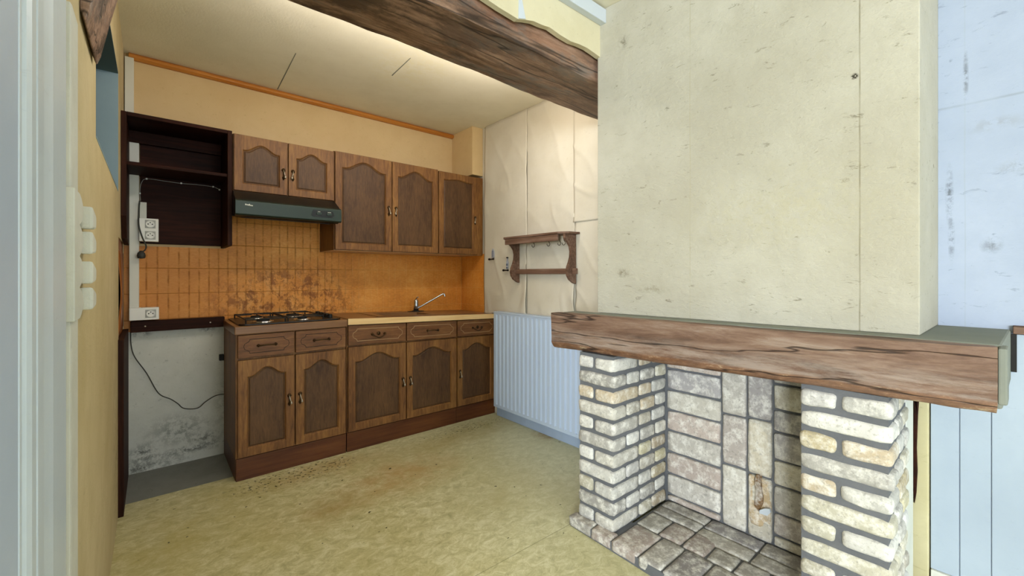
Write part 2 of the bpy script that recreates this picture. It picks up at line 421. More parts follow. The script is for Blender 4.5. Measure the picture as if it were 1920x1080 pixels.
def tag(o, label, cat, group=None):
    o['label'] = label; o['category'] = cat
    if group: o['group'] = group
    return o
def struct(name, bm, mat, bevel=0, smooth=False):
    return build(name, bm, mat, None, bevel, smooth, 'structure')
# a single-mesh thing whose origin sits at its own base
def solid(name, bm, mat, label, cat, bevel=0, smooth=False, group=None):
    o = build(name, bm, mat, None, bevel, smooth)
    return tag(o, label, cat, group)

H = 2.365      # ceiling height
# ============================================================ STRUCTURE
bm = new(); prism(bm, [(-4, -4.5), (2.13, -4.5), (2.13, 3.2), (.345, 3.2), (.345, 2.79), (-.12, 2.79), (-.12, .58), (-4, .58)], 'z', -.02, 0); struct('floor', bm, 'lino')
bm = new(); box(bm, -4.1, 2.3, -4.6, 3.3, -.12, -.02); box(bm, -.12, .345, 2.79, 3.2, -.02, -.003); struct('floor_slab', bm, 'concrete')
bm = new(); box(bm, -4.1, 2.25, -4.6, 3.3, H, H + .1); struct('ceiling', bm, 'ceiling')
bm = new(); box(bm, -.2, 2.25, 3.2, 3.3, .8, H); struct('wall_back', bm, 'cream_back')
bm = new(); box(bm, -.2, 2.25, 3.2, 3.3, -.02, .8); struct('wall_back_lower', bm, 'alcove')
# left wall with the hatch to the stair and the orange-brown tiled end
bm = new()
hy0, hy1, hz0, hz1 = 1.655, 2.655, 1.51, 2.05
for (y0, y1, z0, z1) in ((.58, hy0, -.02, H), (hy1, 2.70, -.02, H), (hy0, hy1, -.02, hz0), (hy0, hy1, hz1, H)):
    box(bm, -.19, -.12, y0, y1, z0, z1)
struct('wall_left', bm, 'cream_left')
bm = new(); box(bm, -.19, -.125, 2.70, 3.2, -.02, 1.30); struct('wall_left_tiled', bm, 'tile_brown')
bm = new(); box(bm, -.19, -.12, 2.70, 3.2, 1.30, H); struct('wall_left_upper', bm, 'cream_left')
# the larger room behind the camera
bm = new(); box(bm, -4.1, -.19, .58, .68, -.02, H); struct('wall_partition', bm, 'cream_back')
bm = new()
for (x0, x1, z0, z1) in ((-4.1, -.1, -.02, H), (1.9, 2.25, -.02, H), (-.1, 1.9, -.02, .65), (-.1, 1.9, 2.25, H)):
    box(bm, x0, x1, -4.6, -4.5, z0, z1)
struct('wall_front', bm, 'bluewhite')
bm = new()
for (x0, x1, z0, z1) in ((-.1, -.05, .65, 2.25), (1.85, 1.9, .65, 2.25), (-.05, 1.85, .65, .7), (-.05, 1.85, 2.2, 2.25), (.87, .93, .7, 2.2)):
    box(bm, x0, x1, -4.57, -4.52, z0, z1)
struct('window_1', bm, 'pvc')
bm = new()
for (y0, y1, z0, z1) in ((-4.5, -3.6, -.02, H), (-1.6, .58, -.02, H), (-3.6, -1.6, -.02, .65), (-3.6, -1.6, 2.25, H)):
    box(bm, -4.1, -4.0, y0, y1, z0, z1)
struct('wall_far_left', bm, 'bluewhite')
bm = new()
for (y0, y1, z0, z1) in ((-3.6, -3.55, .65, 2.25), (-1.65, -1.6, .65, 2.25), (-3.55, -1.65, .65, .7), (-3.55, -1.65, 2.2, 2.25), (-2.63, -2.57, .7, 2.2)):
    box(bm, -4.07, -4.02, y0, y1, z0, z1)
struct('window_2', bm, 'pvc')
# right wall: papered, undulating lining paper in three lengths with curled seams
bm = new(); box(bm, 2.14, 2.25, .155, 3.2, -.02, H); struct('wall_right_core', bm, 'paper')
bm = new(); box(bm, 2.12, 2.25, -4.5, .155, .93, H); box(bm, 2.14, 2.25, -4.5, .155, -.02, .93); struct('wall_right_painted', bm, 'bluewhite')
def paper_strip(bm, y0, y1, z0, z1, lift, seed, curl=None, ny=36, nz=80, edge=0):
    g = []
    for i in range(ny + 1):
        col = []
        for k in range(nz + 1):
            u = i / ny; v = k / nz
            y = y0 + (y1 - y0) * u; z = z0 + (z1 - z0) * v
            n1 = noise.noise(Vector((y * 2.2 + seed, z * 1.1, seed))); n2 = noise.noise(Vector((y * 7 + z * 2.5, z * 2.0, seed + 4)))
            n3 = abs(noise.noise(Vector((y * 4 - z * 3.2, z * 1.2 + y, seed + 9))))
            x = 2.134 - lift - .006 * (n1 + .5) - .006 * n2 - .014 * max(0, .10 - n3) / .10 * .5
            if curl:
                for (cy, cz, ry, rz, am) in curl:
                    d = ((y - cy) / ry) ** 2 + ((z - cz) / rz) ** 2
                    x -= am * math.exp(-d)
            if edge: y += edge * (1 - u) * noise.noise(Vector((z * 3, 5, seed)))
            col.append(bm.verts.new((x, y, z)))
        g.append(col)
    for i in range(ny):
        for k in range(nz):
            f = bm.faces.new((g[i][k], g[i+1][k], g[i+1][k+1], g[i][k+1])); f.smooth = True
bm = new()
paper_strip(bm, 2.32, 2.845, 0, H, .004, 1.0, [(2.84, 1.1, .06, .5, .006), (2.32, .88, .05, .1, .012)], edge=0)
paper_strip(bm, 1.852, 2.325, 0, H, .001, 5.0, [(1.86, .95, .05, .12, .014)])
paper_strip(bm, 1.20, 1.848, 0, 1.478, .000, 8.0)
paper_strip(bm, 1.20, 1.858, 1.47, H, .006, 11.0, [(1.84, 1.47, .05, .04, .008)])
o = struct('wall_right', bm, 'paper', smooth=True)
sol = o.modifiers.new('solid', 'SOLIDIFY'); sol.thickness = .0015; sol.offset = 0
# small pier in the kitchen corner above the wall units
bm = new(); box(bm, 2.03, 2.139, 2.885, 3.2, 1.96, H); struct('wall_corner_pier', bm, 'cream_back', .004)
# chimney breast
bm = new(); prism(bm, [(1.601, 1.252), (1.704, .162), (2.139, .155), (2.139, 1.252)], 'z', .944, H); struct('wall_chimney_breast', bm, 'breast', .003)
# papered fascia above the beam, with a ragged lower edge
top = H
pts = [(-.12, top), (-.12, 2.14)] + [(x, 2.138 + .014 * noise.noise(Vector((x * 6, 0, 0)))) for x in [i * .08 for i in range(0, 12)]] + \
      [(.995, 2.128), (1.089, 2.122), (1.125, 2.134), (1.173, 2.147), (1.22, 2.15), (1.265, 2.157), (1.33, 2.149), (1.398, 2.146), (1.45, 2.153), (1.507, 2.156), (1.56, 2.151), (1.601, 2.146), (1.66, 2.146), (1.66, top)]
bm = new(); prism(bm, pts, 'y', 1.238, 1.262); struct('wall_beam_fascia', bm, 'paper_yellow')
bm = new(); prism(bm, [(1.089, 2.124), (1.126, 2.136), (1.108, 2.20), (1.092, 2.245)], 'y', 1.2345, 1.2375); struct('trim_torn_paper', bm, 'glass')
bm = new(); box(bm, -.12, 1.606, 1.205, 1.238, 2.292, 2.356); struct('trim_ceiling_batten', bm, 'glass', .003)
# orange rail at the kitchen ceiling
bm = new(); prism(bm, [(3.2, 2.365), (3.178, 2.365), (3.165, 2.352), (3.165, 2.340), (3.18, 2.330), (3.2, 2.330)], 'x', -.10, 2.03); struct('trim_orange_rail', bm, 'orange_rail', .002)
# gap lines of the ceiling boards
bm = new()
for a, b in (((.613, 2.583), (.638, 3.165)), ((1.126, 2.213), (1.137, 2.483))):
    prism(bm, [(a[0]-.0015, a[1]), (a[0]+.0015, a[1]), (b[0]+.003, b[1]), (b[0]-.003, b[1])], 'z', H-.0012, H+.001)
struct('trim_ceiling_joint', bm, 'cement')
# stair room seen through the hatch
bm = new(); box(bm, -1.3, -.19, 3.2, 3.3, 0, 2.25); box(bm, -1.35, -1.3, .68, 3.3, 0, 2.25); struct('wall_stair', bm, 'stairblue')
bm = new(); box(bm, -1.35, -.19, .68, 3.3, 2.25, 2.32); struct('ceiling_stair', bm, 'stairshade')
bm = new(); box(bm, -1.35, -.19, .68, 3.3, -.05, 0); struct('floor_stair', bm, 'stairshade')
# hatch lining
bm = new()
box(bm, -.192, -.119, hy0, hy1, hz0 - .004, hz0 + .002); box(bm, -.192, -.119, hy1 - .002, hy1 + .004, hz0, hz1)
struct('trim_hatch_lining', bm, 'stairblue')
bm = new(); box(bm, -.192, -.119, hy0, hy1 - .002, hz1 - .002, hz1 + .004); struct('trim_hatch_head', bm, 'stairshade')  # shade of the underside painted in, darker than the jamb
# door and its moulded casing on the left wall, next to the camera
bm = new(); box(bm, -.12, -.113, .58, .711, .0, H)
struct('door_1', bm, 'door_blue', .001)
prof = [(-.121, .712), (-.112, .712), (-.112, .722), (-.117, .728), (-.117, .738), (-.112, .745), (-.109, .755), (-.109, .778), (-.113, .79), (-.117, .80),
        (-.117, .808), (-.112, .812), (-.112, .850), (-.117, .858), (-.1185, .88), (-.115, .91), (-.1125, .925), (-.1125, 1.05), (-.121, 1.055)]
bm = new(); prism(bm, prof, 'z', 0, H); struct('trim_door_casing', bm, 'white_paint', .0012)
bm = new(); prism(bm, [(-.121, 1.11), (-.114, 1.11), (-.1125, 1.12), (-.1125, 1.20), (-.114, 1.215), (-.121, 1.215)], 'z', 0, 1.62); struct('trim_flaking_strip', bm, 'chalk', .001)
# lower right: skirting, wainscot of upright boards
bm = new(); box(bm, 2.098, 2.139, 1.27, 2.645, 0, .075); struct('baseboard_right', bm, 'skirt', .003)
y = .174; i = 0
bm = new()
while y > -2.0:
    y2 = max(y - (.072), -2.0)
    box(bm, 2.108, 2.139, y2 + .0012, y - .0012, .078, .93); box(bm, 2.112, 2.139, y2 - .0012, y2 + .0012, .078, .93)
    y = y2
struct('wall_right_boarding', bm, 'boards', .0015)
bm = new(); box(bm, 2.095, 2.139, -2.0, -.016, .932, .958); struct('trim_brown_rail', bm, 'mantel', .002)
bm = new(); box(bm, 2.098, 2.139, -2.0, .172, 0, .077); struct('baseboard_right_boarding', bm, 'chalk', .002)
bm = new(); box(bm, 2.098, 2.119, -.024, -.012, .81, .93); struct('trim_gap_shade', bm, 'black')  # black block put in as the shaded gap at the mantel end
# plaster strip and bare brown edge beside the fireplace
bm = new(); box(bm, 2.09, 2.139, .176, .30, 0, .775); struct('trim_plaster_strip', bm, 'yplaster', .004)
bm = new(); prism(bm, [(.226, .78), (.196, .78), (.199, .70), (.203, .62), (.206, .50), (.204, .42), (.207, .34), (.2115, .30), (.216, .36), (.217, .45), (.215, .58), (.212, .70), (.213, .78)], 'x', 2.078, 2.090)
struct('trim_torn_brown_edge', bm, 'dark', .001)

bm = new(); box(bm, 1.888, 2.05, .212, .238, .0, .775); struct('trim_white_edge', bm, 'chalk', .002)
# ============================================================ BEAM
def rough_bar(bm, A, B, prof, n, amp, seed, freq=2.0, lay=None):
    """prof: list of (u,v) offsets; A,B end points; u along horizontal normal, v up"""
    A, B = Vector(A), Vector(B); d = (B - A).normalized(); hn = Vector((-d.y, d.x, 0)); up = Vector((0, 0, 1))
    rings = []
    for i in range(n + 1):
        t = i / n; base = A.lerp(B, t); ring = []
        for (u, v) in prof:
            q = base + hn * u + up * v
            nz = noise.noise_vector(Vector((t * (B-A).length * freq, u * 14, v * 14)) + Vector((seed, seed, 0)))
            nf = noise.noise_vector(Vector((t * (B-A).length * freq * 6, u * 30, v * 30)) + Vector((seed, 3, 0)))
            ring.append(bm.verts.new(q + (hn * nz.x + up * nz.y) * amp + (hn * nf.x + up * nf.y) * amp * .35))
        rings.append(ring)
    m = len(prof)
    sharp = set()
    for k in range(m):
        p0, p1, p2 = [Vector(prof[(k + q) % m]) for q in (-1, 0, 1)]
        if (p1 - p0).angle(p2 - p1) > .6: sharp.add(k)
    for a, b in zip(rings, rings[1:]):
        for k in range(m):
            f = bm.faces.new((a[k], a[(k+1) % m], b[(k+1) % m], b[k])); f.smooth = True
    for a, b in zip(rings, rings[1:]):
        for k in sharp: bm.edges.get((a[k], b[k])).smooth = False
    bm.faces.new(rings[0][::-1]); bm.faces.new(rings[-1])
bp = []
for k in range(9): bp.append((0 + .30 * k / 8, 0))
for k in range(1, 9): bp.append((.30, .30 * k / 8))
for k in range(1, 9): bp.append((.30 - .30 * k / 8, .30))
for k in range(1, 8): bp.append((0, .30 - .30 * k / 8))
bm = new(); rough_bar(bm, (-.119, 1.275, 2.048), (2.13, 1.275, 2.048), bp, 70, .010, 2.0)
solid('ceiling_beam', bm, 'beam', 'old rough brown oak beam crossing under the ceiling into the chimney breast', 'beam')
bm = new(); prism(bm, [(-.12, 2.05), (-.12, 1.70), (-.112, 1.675), (-.104, 1.70), (-.085, 1.80), (-.06, 1.92), (-.02, 2.05)], 'y', 1.30, 1.57)
solid('beam_bracket', bm, 'beam', 'dark brown wooden bracket on the left wall, top left corner beside the white door casing', 'bracket', .006)

# ============================================================ KITCHEN UNITS
def arch_contour(x0, x1, z0, z1, A, n=22, ins=0):
    """closed contour: bottom-left, bottom-right, up the right side, arch to the left; with its outer-rectangle mates"""
    x0 += ins; x1 -= ins; z0 += ins; z1 -= ins
    c = [(x0, z0), (x1, z0)]
    for k in range(n + 1):
        t = 1 - 2 * k / n       # +1 right .. -1 left
        s = abs(t)
        if s > .86: hgt = 0
        else: hgt = .5 * (1 + math.cos(PI * s / .86))
        hgt = hgt ** .9
        c.append(((x0 + x1) / 2 + t * (x1 - x0) / 2, z1 - A + A * hgt))
    return c
def door_bm(X0, X1, Z0, Z1, y, th=.02, fr=.045, A=.05, top=.045):
    """frame ring with a moulded edge (returns frame bmesh, panel bmesh)"""
    fb = new(); ix0, ix1, iz0, iz1 = X0 + fr, X1 - fr, Z0 + fr, Z1 - top
    n = 22
    inner = arch_contour(ix0, ix1, iz0, iz1, A, n)
    outer = [(X0, Z0), (X1, Z0)] + [(X0 + (X1 - X0) * (1 - k / n), Z1) for k in range(n + 1)]
    in2 = arch_contour(ix0, ix1, iz0, iz1, A, n, .006)
    def ring(c, yy): return [fb.verts.new((p[0], yy, p[1])) for p in c]
    ob, of_, i1, i2 = ring(outer, y + th), ring(outer, y), ring(inner, y), ring(in2, y + .009)
    ib = ring(in2, y + th)
    N = len(outer)
    for a, b in ((ob, of_), (of_, i1), (i1, i2), (i2, ib), (ib, ob)):
        for k in range(N): fb.faces.new((a[k], a[(k+1) % N], b[(k+1) % N], b[k]))
    pb = new()
    def r2(c, yy): return [pb.verts.new((p[0], yy, p[1])) for p in c]
    c0 = arch_contour(ix0, ix1, iz0, iz1, A, n, .004); c1 = arch_contour(ix0, ix1, iz0, iz1, A, n, .009); c2 = arch_contour(ix0, ix1, iz0, iz1, A, n, .015)
    rr = [r2(c0, y + th - .001), r2(c0, y + .010), r2(c1, y + .010), r2(c2, y + .006)]
    for a, b in zip(rr, rr[1:]):
        for k in range(N): pb.faces.new((a[k], a[(k+1) % N], b[(k+1) % N], b[k]))
    pb.faces.new(rr[0]); pb.faces.new(rr[-1])
    return fb, pb
def warp(bm, x0, x1, s):     # the old sink run sags a little towards its right end
    for v in bm.verts:
        u = max(0, min(1, (v.co.x - x0) / (x1 - x0)))
        v.co.z *= 1 - s * u
def drop_handle(x, y, z, side=1):
    b = new(); lathe(b, [(.001, .0), (.010, -.001), (.011, -.004), (.006, -.009), (.001, -.010)], (x, y, z), 'y', 14)
    prism(b, [(x - .004, z - .004), (x - .003, z - .035), (x - .008, z - .048), (x, z - .062), (x + .008, z - .048), (x + .003, z - .035), (x + .004, z - .004)], 'y', y - .003, y)
    g = new(); tube(g, smooth_path([(x, y - .008, z - .002), (x + .002*side, y - .013, z - .018), (x + .007*side, y - .013, z - .034)], 4), .0028, 8)
    lathe(g, [(.001, .012), (.003, .010), (.006, .0), (.0065, -.006), (.001, -.009)], (x + .008*side, y - .013, z - .042), 'z', 12)
    return b, g
def bail_handle(x, y, z, wd=.085, style='straight'):
    b = new()
    for s in (-1, 1): lathe(b, [(.001, 0), (.009, -.001), (.009, -.004), (.005, -.012), (.001, -.013)], (x + s*wd/2, y, z), 'y', 12)
    if style == 'straight':
        tube(b, smooth_path([(x - wd/2, y-.011, z), (x - wd/4, y-.018, z+.002), (x, y-.02, z+.004), (x + wd/4, y-.018, z+.002), (x + wd/2, y-.011, z)], 4), .0042, 8)
    else:
        tube(b, smooth_path([(x - wd/2, y-.011, z), (x - wd/3, y-.016, z-.012), (x, y-.018, z-.024), (x + wd/3, y-.016, z-.012), (x + wd/2, y-.011, z)], 4), .0036, 8)
        lathe(b, [(.001, 0), (.012, -.001), (.012, -.004), (.001, -.006)], (x, y, z+.004), 'y', 14)
    return b
def add_door(root, X0, X1, Z0, Z1, y, hx, hz, A=.05, post=None, hside=1, fr=.043, label=None, dark_edge=True):
    fb, pb = door_bm(X0, X1, Z0, Z1, y, fr=fr, A=A)
    if post: post(fb); post(pb)
    d = build('door', fb, 'cab', root, .0015)
    build('panel', pb, 'panel', d)
    if hx is not None:
        a, g = drop_handle(hx, y, hz, hside)
        if post: post(a); post(g)
        hb = build('handle', a, 'brass', d, smooth=True)
        # the hanging drop is part of the handle mesh group of the same door
        build('handle_drop', g, 'nickel', d, smooth=True)
    return d
def add_drawer(root, X0, X1, Z0, Z1, y, style='straight', line='groove', post=None):
    b = new(); box(b, X0, X1, y, y + .02, Z0, Z1)
    if post: post(b)
    d = build('drawer', b, 'cabh', root, .002)
    # engraved outline with curved nipped ends
    cx, cz = (X0+X1)/2, (Z0+Z1)/2; a = (X1-X0)/2 - .028; h = (Z1-Z0)/2 - .026
    pts = []
    def end(s):
        return [(cx + s*(a-.028), cz + h), (cx + s*(a-.026), cz + h*.75), (cx + s*(a-.016), cz + h*.55), (cx + s*(a-.004), cz + h*.38), (cx + s*a, cz), 
                (cx + s*(a-.004), cz - h*.38), (cx + s*(a-.016), cz - h*.55), (cx + s*(a-.026), cz - h*.75), (cx + s*(a-.028), cz - h)]
    loop = end(1) + end(-1)[::-1]
    b = new(); n = len(loop)
    for wdt, yy in ((.0013, y - .0012),):
        o_ = []; i_ = []
        for (px, pz) in loop:
            k = 1 + .0022 / max(.01, math.hypot(px-cx, pz-cz)) * 1.0
            o_.append((cx + (px-cx)*k, cz + (pz-cz)*(1 + .0035/h))); i_.append((px, pz))
        A1 = [b.verts.new((p[0], yy, p[1])) for p in o_]; B1 = [b.verts.new((p[0], yy, p[1])) for p in i_]
        A0 = [b.verts.new((p[0], y + .001, p[1])) for p in o_]; B0 = [b.verts.new((p[0], y + .001, p[1])) for p in i_]
        for P, Q in ((A1, B1), (A0, A1), (B1, B0), (B0, A0)):
            for k in range(n): b.faces.new((P[k], P[(k+1) % n], Q[(k+1) % n], Q[k]))
    if post: post(b)
    build('moulding', b, line, d)
    b = bail_handle(cx, y, cz, .085, style)
    if post: post(b)
    build('handle', b, 'brass', d, smooth=True)
    return d
def carcass(root, x0, x1, y0, y1, z0, z1, mat='cab', top=True, post=None, shelf=None, back=True):
    b = new(); t = .016
    box(b, x0, x0+t, y0, y1, z0, z1); box(b, x1-t, x1, y0, y1, z0, z1); box(b, x0+t, x1-t, y0, y1, z0, z0+t)
    if top: box(b, x0+t, x1-t, y0, y1, z1-t, z1)
    if back: box(b, x0+t, x1-t, y1-.006, y1, z0+t, z1-t)
    # front face behind the doors so that the gaps read dark
    box(b, x0+t, x1-t, y0+.003, y0+.006, z0+t, z1-(t if top else 0))
    if post: post(b)
    return build('carcass', b, mat, root, .001)

YB = 2.69
# --- hob cabinet
r = thing('base_cabinet', 'brown oak base cabinet with two arched doors under the black gas hob', 'cabinet', (.636, 2.9, 0), 'brown oak kitchen base cabinets')
carcass(r, .343, .930, YB + .021, 3.19, .12, .797)
b = new(); box(b, .345, .930, YB + .012, YB + .03, 0, .12); box(b, .343, .360, YB + .03, 3.19, 0, .12); build('plinth', b, 'plinth', r, .001)
add_door(r, .352, .630, .128, .655, YB, .603, .425, .045, hside=1)
add_door(r, .638, .925, .128, .655, YB, .660, .425, .045, hside=1)
add_drawer(r, .352, .630, .668, .792, YB)
add_drawer(r, .638, .925, .668, .792, YB)
# worktop over the hob cabinet
b = new(); box(b, .336, .934, YB - .006, 3.195, .797, .842)
hw = solid('worktop', b, 'resin', 'brown wooden worktop slab holding the black gas hob', 'worktop', .004)
# --- sink cabinet run: double cabinet + single cabinet
SX0, SX1, SG = .936, 2.128, .045
P = lambda bb: warp(bb, SX0, SX1, SG)
r = thing('base_cabinet', 'brown oak base cabinet with two arched doors directly below the tap', 'cabinet', (1.34, 2.9, 0), 'brown oak kitchen base cabinets')
carcass(r, .936, 1.750, YB + .021, 3.19, .12, .808, top=False, post=P)
b = new(); box(b, .936, 1.750, YB + .012, YB + .03, 0, .12); P(b); build('plinth', b, 'plinth', r, .001)
add_door(r, .941, 1.334, .128, .664, YB, 1.311, .415, .05, P)
add_door(r, 1.342, 1.746, .128, .664, YB, 1.366, .415, .05, P)
add_drawer(r, .941, 1.334, .676, .802, YB, 'drop', 'lightline', P)
add_drawer(r, 1.342, 1.746, .676, .802, YB, 'straight', 'lightline', P)
r = thing('base_cabinet', 'brown oak base cabinet with a single arched door, beside the radiator', 'cabinet', (1.94, 2.9, 0), 'brown oak kitchen base cabinets')
carcass(r, 1.752, 2.122, YB + .021, 3.19, .12, .808, post=P)
b = new(); box(b, 1.752, 2.124, YB + .012, YB + .03, 0, .12); P(b); build('plinth', b, 'plinth', r, .001)
add_door(r, 1.758, 2.118, .128, .664, YB, 1.778, .405, .05, P)
add_drawer(r, 1.758, 2.118, .676, .802, YB, 'drop', 'lightline', P)
# worktop with the sink opening
b = new(); z0, z1 = .808, .845
hx0, hx1, hyA, hyB = 1.22, 1.60, 2.78, 3.03
for (x0, x1, y0, y1) in ((.936, 2.126, YB - .004, hyA), (.936, 2.126, hyB, 3.195), (.936, hx0, hyA, hyB), (hx1, 2.126, hyA, hyB)): box(b, x0, x1, y0, y1, z0, z1)
P(b)
wt = thing('worktop', 'brown worktop with a pale wood front edge running from the hob to the radiator', 'worktop', (1.53, 2.9, .8))
build('slab', b, 'resin', wt, .001)
b = new(); box(b, .936, 2.128, YB - .010, YB - .0041, z0 - .001, z1 + .0005); P(b); build('front_edge', b, 'paleedge', wt, .001)
b = new(); box(b, 2.126, 2.1335, YB - .012, 2.80, z0 - .035, z1 + .004); P(b); build('end_cap', b, 'black', wt, .002)
# sink
s = thing('kitchen_sink', 'brown resin sink with a shallow bowl let into the worktop below the tap', 'sink', (1.41, 2.9, .8))
b = new(); zt = z1 + .004
for (x0, x1, y0, y1) in ((1.16, 1.98, 2.75, 2.79), (1.16, 1.98, 3.02, 3.15), (1.16, 1.23, 2.79, 3.02), (1.59, 1.98, 2.79, 3.02)): box(b, x0, x1, y0, y1, z1 + .0003, zt)
P(b); build('rim', b, 'resin', s, .001)
b = new(); d = .13
box(b, 1.224, 1.230, 2.784, 3.026, z1 - d, z1 + .002); box(b, 1.590, 1.596, 2.784, 3.026, z1 - d, z1 + .002); box(b, 1.23, 1.59, 2.784, 2.790, z1 - d, z1 + .002)
box(b, 1.23, 1.59, 3.02, 3.026, z1 - d, z1 + .002); box(b, 1.23, 1.59, 2.79, 3.02, z1 - d, z1 - d + .006); P(b); build('bowl', b, 'resin', s, .001)
# tap
tx, ty, tz = 1.615, 3.08, .8275
tp = thing('tap', 'chrome mixer tap with a long straight spout at the back of the worktop', 'tap', (tx, ty, tz))
b = new(); lathe(b, [(.002, 0), (.034, 0), (.034, .006), (.022, .010), (.002, .011)], (tx, ty, tz), 'z', 24)
for s_ in (-1, 1): lathe(b, [(.001, 0), (.022, 0), (.022, .004), (.001, .006)], (tx + s_*.05, ty + .004, tz), 'z', 18)
build('base_plate', b, 'blackm', tp, smooth=False)
b = new(); lathe(b, [(.001, .010), (.020, .010), (.019, .05), (.018, .078), (.0185, .082), (.017, .092), (.009, .100), (.001, .101)], (tx, ty, tz), 'z', 24); build('body', b, 'steel', tp, smooth=True)
b = new(); tube(b, smooth_path([(tx+.006, ty-.012, tz + .028), (tx + .02, ty - .02, tz + .036), (tx + .17, ty - .10, tz + .132), (tx + .188, ty - .108, tz + .140), (tx + .196, ty - .112, tz + .134), (tx + .197, ty - .113, tz + .118)], 5), .0075, 12); build('spout', b, 'steel', tp, smooth=True)
b = new(); tube(b, [(tx, ty, tz + .098), (tx - .004, ty - .01, tz + .108), (tx - .010, ty - .05, tz + .118)], .005, 10); build('lever', b, 'steel', tp, smooth=True)

# --- gas hob
hb = thing('gas_hob', 'black four burner gas hob on the brown worktop left of the sink', 'hob', (.636, 2.92, .842))
z = .842
b = new(); prism(b, [(.385, 2.70), (.88, 2.70), (.905, 2.73), (.905, 3.14), (.88, 3.17), (.385, 3.17), (.36, 3.14), (.36, 2.73)], 'z', z, z + .009); build('tray', b, 'black', hb, .003)
for (bx, by, br) in ((.49, 2.80, .042), (.70, 2.80, .034), (.49, 3.03, .034), (.70, 3.03, .048)):
    b = new(); lathe(b, [(.001, 0), (br + .014, 0), (br + .012, .004), (br, .006), (.001, .006)], (bx, by, z + .009), 'z', 24); f = build('burner', b, 'steel', hb, smooth=False)
    b = new(); lathe(b, [(.001, .006), (br*.8, .006), (br*.8, .014), (br*.7, .017), (.001, .018)], (bx, by, z + .009), 'z', 24); build('burner_cap', b, 'blackm', f)
for cx_ in (.49, .70):
    b = new(); zz = z + .032
    x0, x1, y0, y1 = cx_ - .098, cx_ + .098, 2.715, 3.125
    tube(b, [(x0, y0, zz), (x1, y0, zz), (x1, y1, zz), (x0, y1, zz), (x0, y0, zz)], .0035, 6)
    for yy in (2.80, 3.03):
        for dx, dy in ((1, 0), (-1, 0), (0, 1), (0, -1)):
            tube(b, [(cx_ + dx*.098, yy + dy*.085, zz), (cx_ + dx*.022, yy + dy*.022, zz + .003)], .0035, 6)
    for (xx, yy) in ((x0, y0), (x1, y0), (x0, y1), (x1, y1)): tube(b, [(xx, yy, zz), (xx, yy, z + .008)], .004, 6)
    build('pan_support', b, 'blackm', hb)
for k in range(5):
    b = new(); lathe(b, [(.001, 0), (.017, 0), (.016, .014), (.013, .022), (.001, .023)], (.862, 2.80 + k*.065, z + .009), 'z', 14); build('knob', b, 'black', hb)

# --- wall cabinets
YU = 2.87
def wall_cab(label, x0, x1, z0, z1, doors, post=None):
    r = thing('wall_cabinet', label, 'cabinet', ((x0+x1)/2, 3.03, z0), 'brown oak wall cabinets')
    carcass(r, x0, x1, YU + .021, 3.19, z0, z1)
    if z0 < 1.3:
        b = new(); box(b, x0 + .001, x1 - .001, YU + .024, 3.189, z0 - .0015, z0 + .0); build('underside_board', b, 'underside', r)
    for (a, b_, hx, hz, hs, A) in doors: add_door(r, a, b_, z0 + .004, z1 - .004, YU, hx, hz, A, hside=hs, fr=.042)
    return r
wall_cab('short brown oak wall cabinet with two arched doors above the green extractor hood', .353, .912, 1.607, 1.938,
         [(.357, .634, .611, 1.762, 1, .04), (.640, .909, .664, 1.762, -1, .04)])
wall_cab('tall brown oak wall cabinet with two arched doors, right of the extractor hood', .915, 1.697, 1.288, 1.945,
         [(.919, 1.312, 1.289, 1.605, 1, .055), (1.318, 1.694, 1.345, 1.605, -1, .055)])
r = wall_cab('tall brown oak wall cabinet with one door, at the end by the papered wall', 1.700, 2.128, 1.288, 1.940,
         [(1.703, 2.068, 2.046, 1.60, -1, .012)])
b = new(); box(b, 2.071, 2.128, YU + .004, YU + .022, 1.288, 1.940); build('filler_strip', b, 'cab', r, .001)

# --- open shelf unit
r = thing('open_shelf_unit', 'very dark brown open wall shelf unit at the left end of the wall cabinets', 'shelf unit', (.11, 3.03, 1.29))
b = new(); box(b, .326, .348, YU, 3.19, 1.288, 1.945); build('side_panel', b, 'darkz', r, .002)
b = new(); prism(b, [(YU, 1.945), (YU, 1.42), (YU + .05, 1.31), (3.19, 1.288), (3.19, 1.945)], 'x', -.119, -.098); build('side_panel', b, 'darkz', r, .002)
b = new(); box(b, -.098, .326, YU, 3.19, 1.925, 1.945); build('top_panel', b, 'dark', r, .002)
b = new(); box(b, -.098, .326, YU + .01, 3.19, 1.680, 1.698); build('shelf', b, 'dark', r, .002)
b = new(); box(b, -.052, .326, 3.178, 3.19, 1.300, 1.925); build('back_panel', b, 'dark', r, .001)
b = new(); box(b, -.098, .326, 3.150, 3.178, 1.86, 1.925); build('hanging_rail', b, 'dark', r, .001)

# --- extractor hood
r = thing('extractor_hood', 'dark green extractor hood with black sloping top below the short wall cabinet', 'extractor hood', (.63, 2.95, 1.45))
X0, X1 = .348, .912
b = new(); prism(b, [(2.752, 1.462), (2.752, 1.540), (2.86, 1.604), (3.19, 1.604), (3.19, 1.50), (2.80, 1.450)], 'x', X0, X1); build('body', b, 'hoodtop', r, .002)
b = new(); prism(b, [(2.738, 1.460), (2.738, 1.532), (2.7515, 1.541), (2.7515, 1.452)], 'x', X0 - .002, X1 + .004)
fp = build('front_panel', b, 'hood', r, .002)
b = new(); prism(b, [(2.80, 1.448), (3.15, 1.490), (3.15, 1.487), (2.80, 1.444)], 'x', X0 + .05, X1 - .05); build('filter_grille', b, 'blackm', r)
b = new(); prism(b, [(.735, 1.485), (.75, 1.478), (.855, 1.478), (.87, 1.492), (.862, 1.516), (.745, 1.518)], 'y', 2.7355, 2.738); build('control_strip', b, 'hoodtop', fp)
